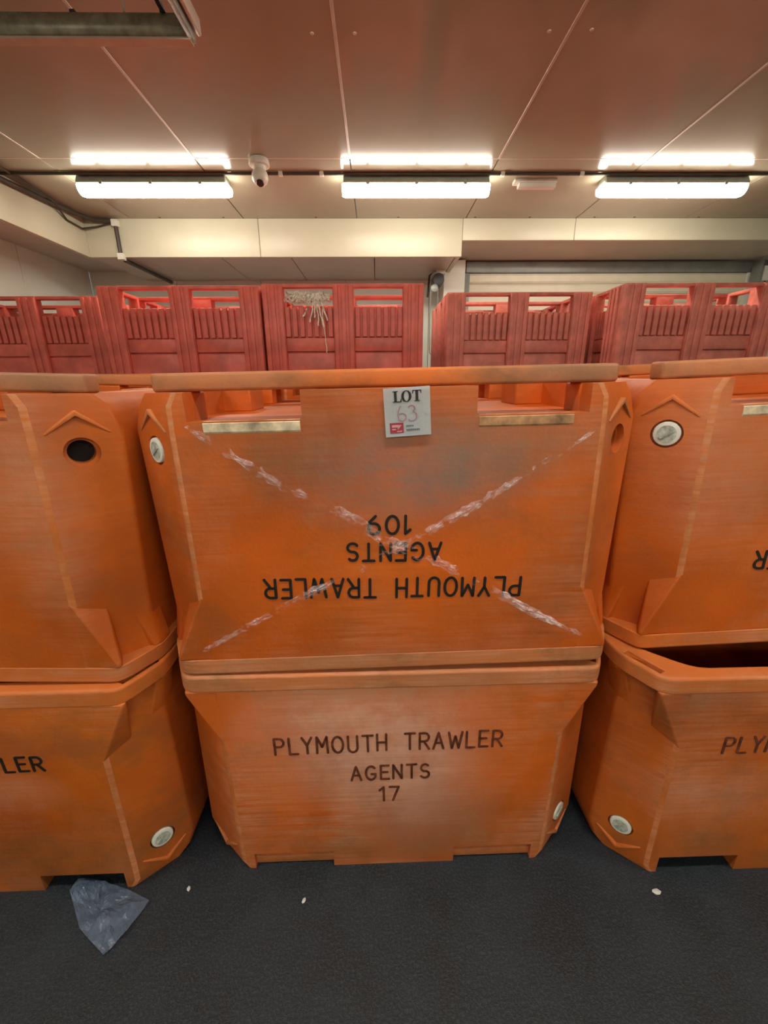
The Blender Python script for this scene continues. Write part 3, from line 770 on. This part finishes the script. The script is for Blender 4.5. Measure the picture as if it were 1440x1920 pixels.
for i, (x, y, s, lab) in enumerate(((.868, .848, .010, 'tiny white fleck on the floor in front of the right tub'), (-.245, .85, .006, 'tiny white speck on the floor in front of the middle tub'), (-.62, .89, .006, 'tiny white speck on the floor between the left and middle tubs'))):
    bm = bmesh.new(); bmesh.ops.create_icosphere(bm, subdivisions=1, radius=s)
    for v in bm.verts: v.co.z *= .35; v.co.x *= 1.5; v.co += Vector((rnd.uniform(-.1, .1)*s, rnd.uniform(-.1, .1)*s, 0))
    tag(link('debris_fleck', finish(bm, 'debris_fleck'), M['fleck'], loc=(x, y, s*.34), rot=(0, 0, i)), lab, 'debris', 'flecks on the floor')

# ------------------------------------------------------------------ red slatted crates
CW, CDp, CH = .637, .52, .756
def crate_meshes():
    d = {}
    def post(w_):
        bm = bmesh.new()
        bm_box(bm, -w_/2, w_/2, 0, .075, 0, CH-.001)
        for s in (-.36, 0, .36): bm_box(bm, s*w_-w_*.11, s*w_+w_*.11, -.010, .01, .01, CH-.012)
        return finish(bm, 'post', .004, 2, True)
    d['post'] = post(.165); d['postside'] = post(.15)
    def panel(x0, x1):
        return mesh_boxes('wall_panel', [(x0, x1, .045, .07, 0, .575)])
    d['panel'] = panel
    return d
CM = crate_meshes()
XB = [(-.48, -.082), (.082, .48)]
SB = [(-.37, -.075), (.075, .37)]
PAN = [CM['panel'](*b) for b in XB]; SPAN = [CM['panel'](*b) for b in SB]
BAND = [mesh_boxes('band', [(b[0], b[1], .018, .05, .262, .366)], .006) for b in XB]
BAND2 = [mesh_boxes('band', [(b[0], b[1], .022, .05, .02, .250)], .006) for b in XB]
SBAND = [mesh_boxes('band', [(b[0], b[1], .018, .05, .262, .366)], .006) for b in SB]
SBAND2 = [mesh_boxes('band', [(b[0], b[1], .022, .05, .02, .250)], .006) for b in SB]
RIB = mesh_boxes('rib', [(-.0195, .0195, .020, .05, .372, .598)], .004, 1)
SRIB = mesh_boxes('rib', [(-.0145, .0145, .020, .05, .372, .598)], .004, 1)
TOPR = mesh_boxes('top_rail', [(-CW+.01, CW-.01, .008, .075, CH-.026, CH)], .005)
STOP = mesh_boxes('top_rail', [(-CDp+.08, CDp-.08, .008, .075, CH-.026, CH)], .005)
SLAB = mesh_boxes('base_slab', [(-CW+.06, CW-.06, -CDp+.06, CDp-.06, .55, .585)])
MIDR = mesh_boxes('runner', [(-CW+.07, CW-.07, -.05, .05, CH-.026, CH)], .004)
FOOT = mesh_boxes('foot', [(-.08, .08, -.05, .05, .58, CH-.02)], .005)
def crate(label, x, yf, z, mt, yaw_=0., group='red crates on top of the stacks', ribs=True):
    t = empty('red_crate', (x, yf+CDp, z), (0, 0, yaw_)); tag(t, label, 'crate', group)
    def add(n, me, loc=(0, 0, 0), rz=0):
        if me.users and me.materials and me.materials[0] != mt:
            k = me.name+mt.name
            me2 = CACHE.get(k) or me.copy(); CACHE[k] = me2; me2.materials.clear(); me2.materials.append(mt); me = me2
        return link(n, me, mt, t, loc, (0, 0, rz))
    for yy, rz in ((-CDp, 0), (CDp, math.pi)):
        for px in (-CW+.0825, 0, CW-.0825): add('post', CM['post'], (px, yy, 0), rz)
        for p, b, b2 in zip(PAN, BAND, BAND2):
            add('wall_panel', p, (0, yy, 0), rz); add('band', b, (0, yy, 0), rz); add('band', b2, (0, yy, 0), rz)
        for q0, q1 in (XB if ribs else ()):
            for k in range(7): add('rib', RIB, (q0+(q1-q0)*(k+.5)/7, yy, 0), rz)
        add('top_rail', TOPR, (0, yy, 0), rz)
    for xx, rz in ((-CW, -math.pi/2), (CW, math.pi/2)):
        for py in (-CDp+.16, 0, CDp-.16): add('post', CM['postside'], (xx, py, 0), rz)
        for p, b, b2 in zip(SPAN, SBAND, SBAND2): add('wall_panel', p, (xx, 0, 0), rz); add('band', b, (xx, 0, 0), rz); add('band', b2, (xx, 0, 0), rz)
        for q0, q1 in (SB if ribs else ()):
            for k in range(7): add('rib', SRIB, (xx, q0+(q1-q0)*(k+.5)/7, 0), rz)
        add('top_rail', STOP, (xx, 0, 0), rz)
    add('base_slab', SLAB); add('runner', MIDR); add('foot', FOOT)
    return t
CACHE = {}
spots = [('red crate topmost at the far left, beside the left wall', -3.071, 4.05, M['red'], 0),
         ('red crate topmost in its stack, second from the left wall', -1.558, 3.65, M['red'], 0),
         ('red crate topmost in the middle with cream twine hanging from it', -.252, 3.60, M['red'], 0),
         ('faded red crate topmost in its stack, in front of the roller shutter', 1.265, 3.95, M['redfade'], 0),
         ('faded red crate topmost at the far right', 2.628, 3.60, M['redfade'], 0),
         ('red crate farther back, seen between the two faded crates', 2.35, 5.03, M['red'], 0)]
WHERE = {-3.07: 'beside the left wall', -1.56: 'second from the left wall', -.25: 'under the twine', 1.26: 'facing the shutter', 1.27: 'facing the shutter', 2.63: 'at the far right', 2.35: 'farthest back'}
for lab, x, y, mt, rz in spots:
    crate(lab, x, y, 2*CH, mt, rz)
    for k in range(2):
        crate(('bottom' if k == 0 else 'second') + ' red crate of the hidden stack ' + WHERE[round(x, 2)] + ', counted from the floor', x, y, k*CH, mt, rz, 'red crates low in the stacks', False)

# twine bundle hanging out of the slot of the middle crate
tw = empty('twine_bundle', (-.55, 3.60, 2.12)); tag(tw, 'tangled bundle of cream twine hanging from the slot of the middle red crate', 'twine')
rnd = random.Random(11)
bm = bmesh.new()
for i in range(16):
    pts = []; x = rnd.uniform(-.17, -.08); 
    for k in range(12):
        pts.append((x + .27*k/11 + rnd.uniform(-.02, .02), rnd.uniform(.0, .07), .045 + rnd.uniform(-.025, .05)))
    bm_tube(bm, pts, .009, 5)
o = link('tangle', finish(bm, 'tangle', smooth=True), M['twine'], tw); o['kind'] = 'stuff'
for i, (x0, x1, zl) in enumerate(((.07, .03, -.13), (.09, .10, -.16), (.10, .14, -.18), (.05, -.02, -.09), (.12, .17, -.12), (.13, .155, -.36), (.08, .07, -.10))):
    bm = bmesh.new(); n = 10
    bm_tube(bm, [(x0+(x1-x0)*(k/n)**1.3+rnd.uniform(-.004, .004), .02-.045*min(1, k/2.5), .06+(zl-.06)*k/n) for k in range(n+1)], .006 if i != 5 else .004, 6)
    link('strand', finish(bm, 'strand', smooth=True), M['twine'], tw)
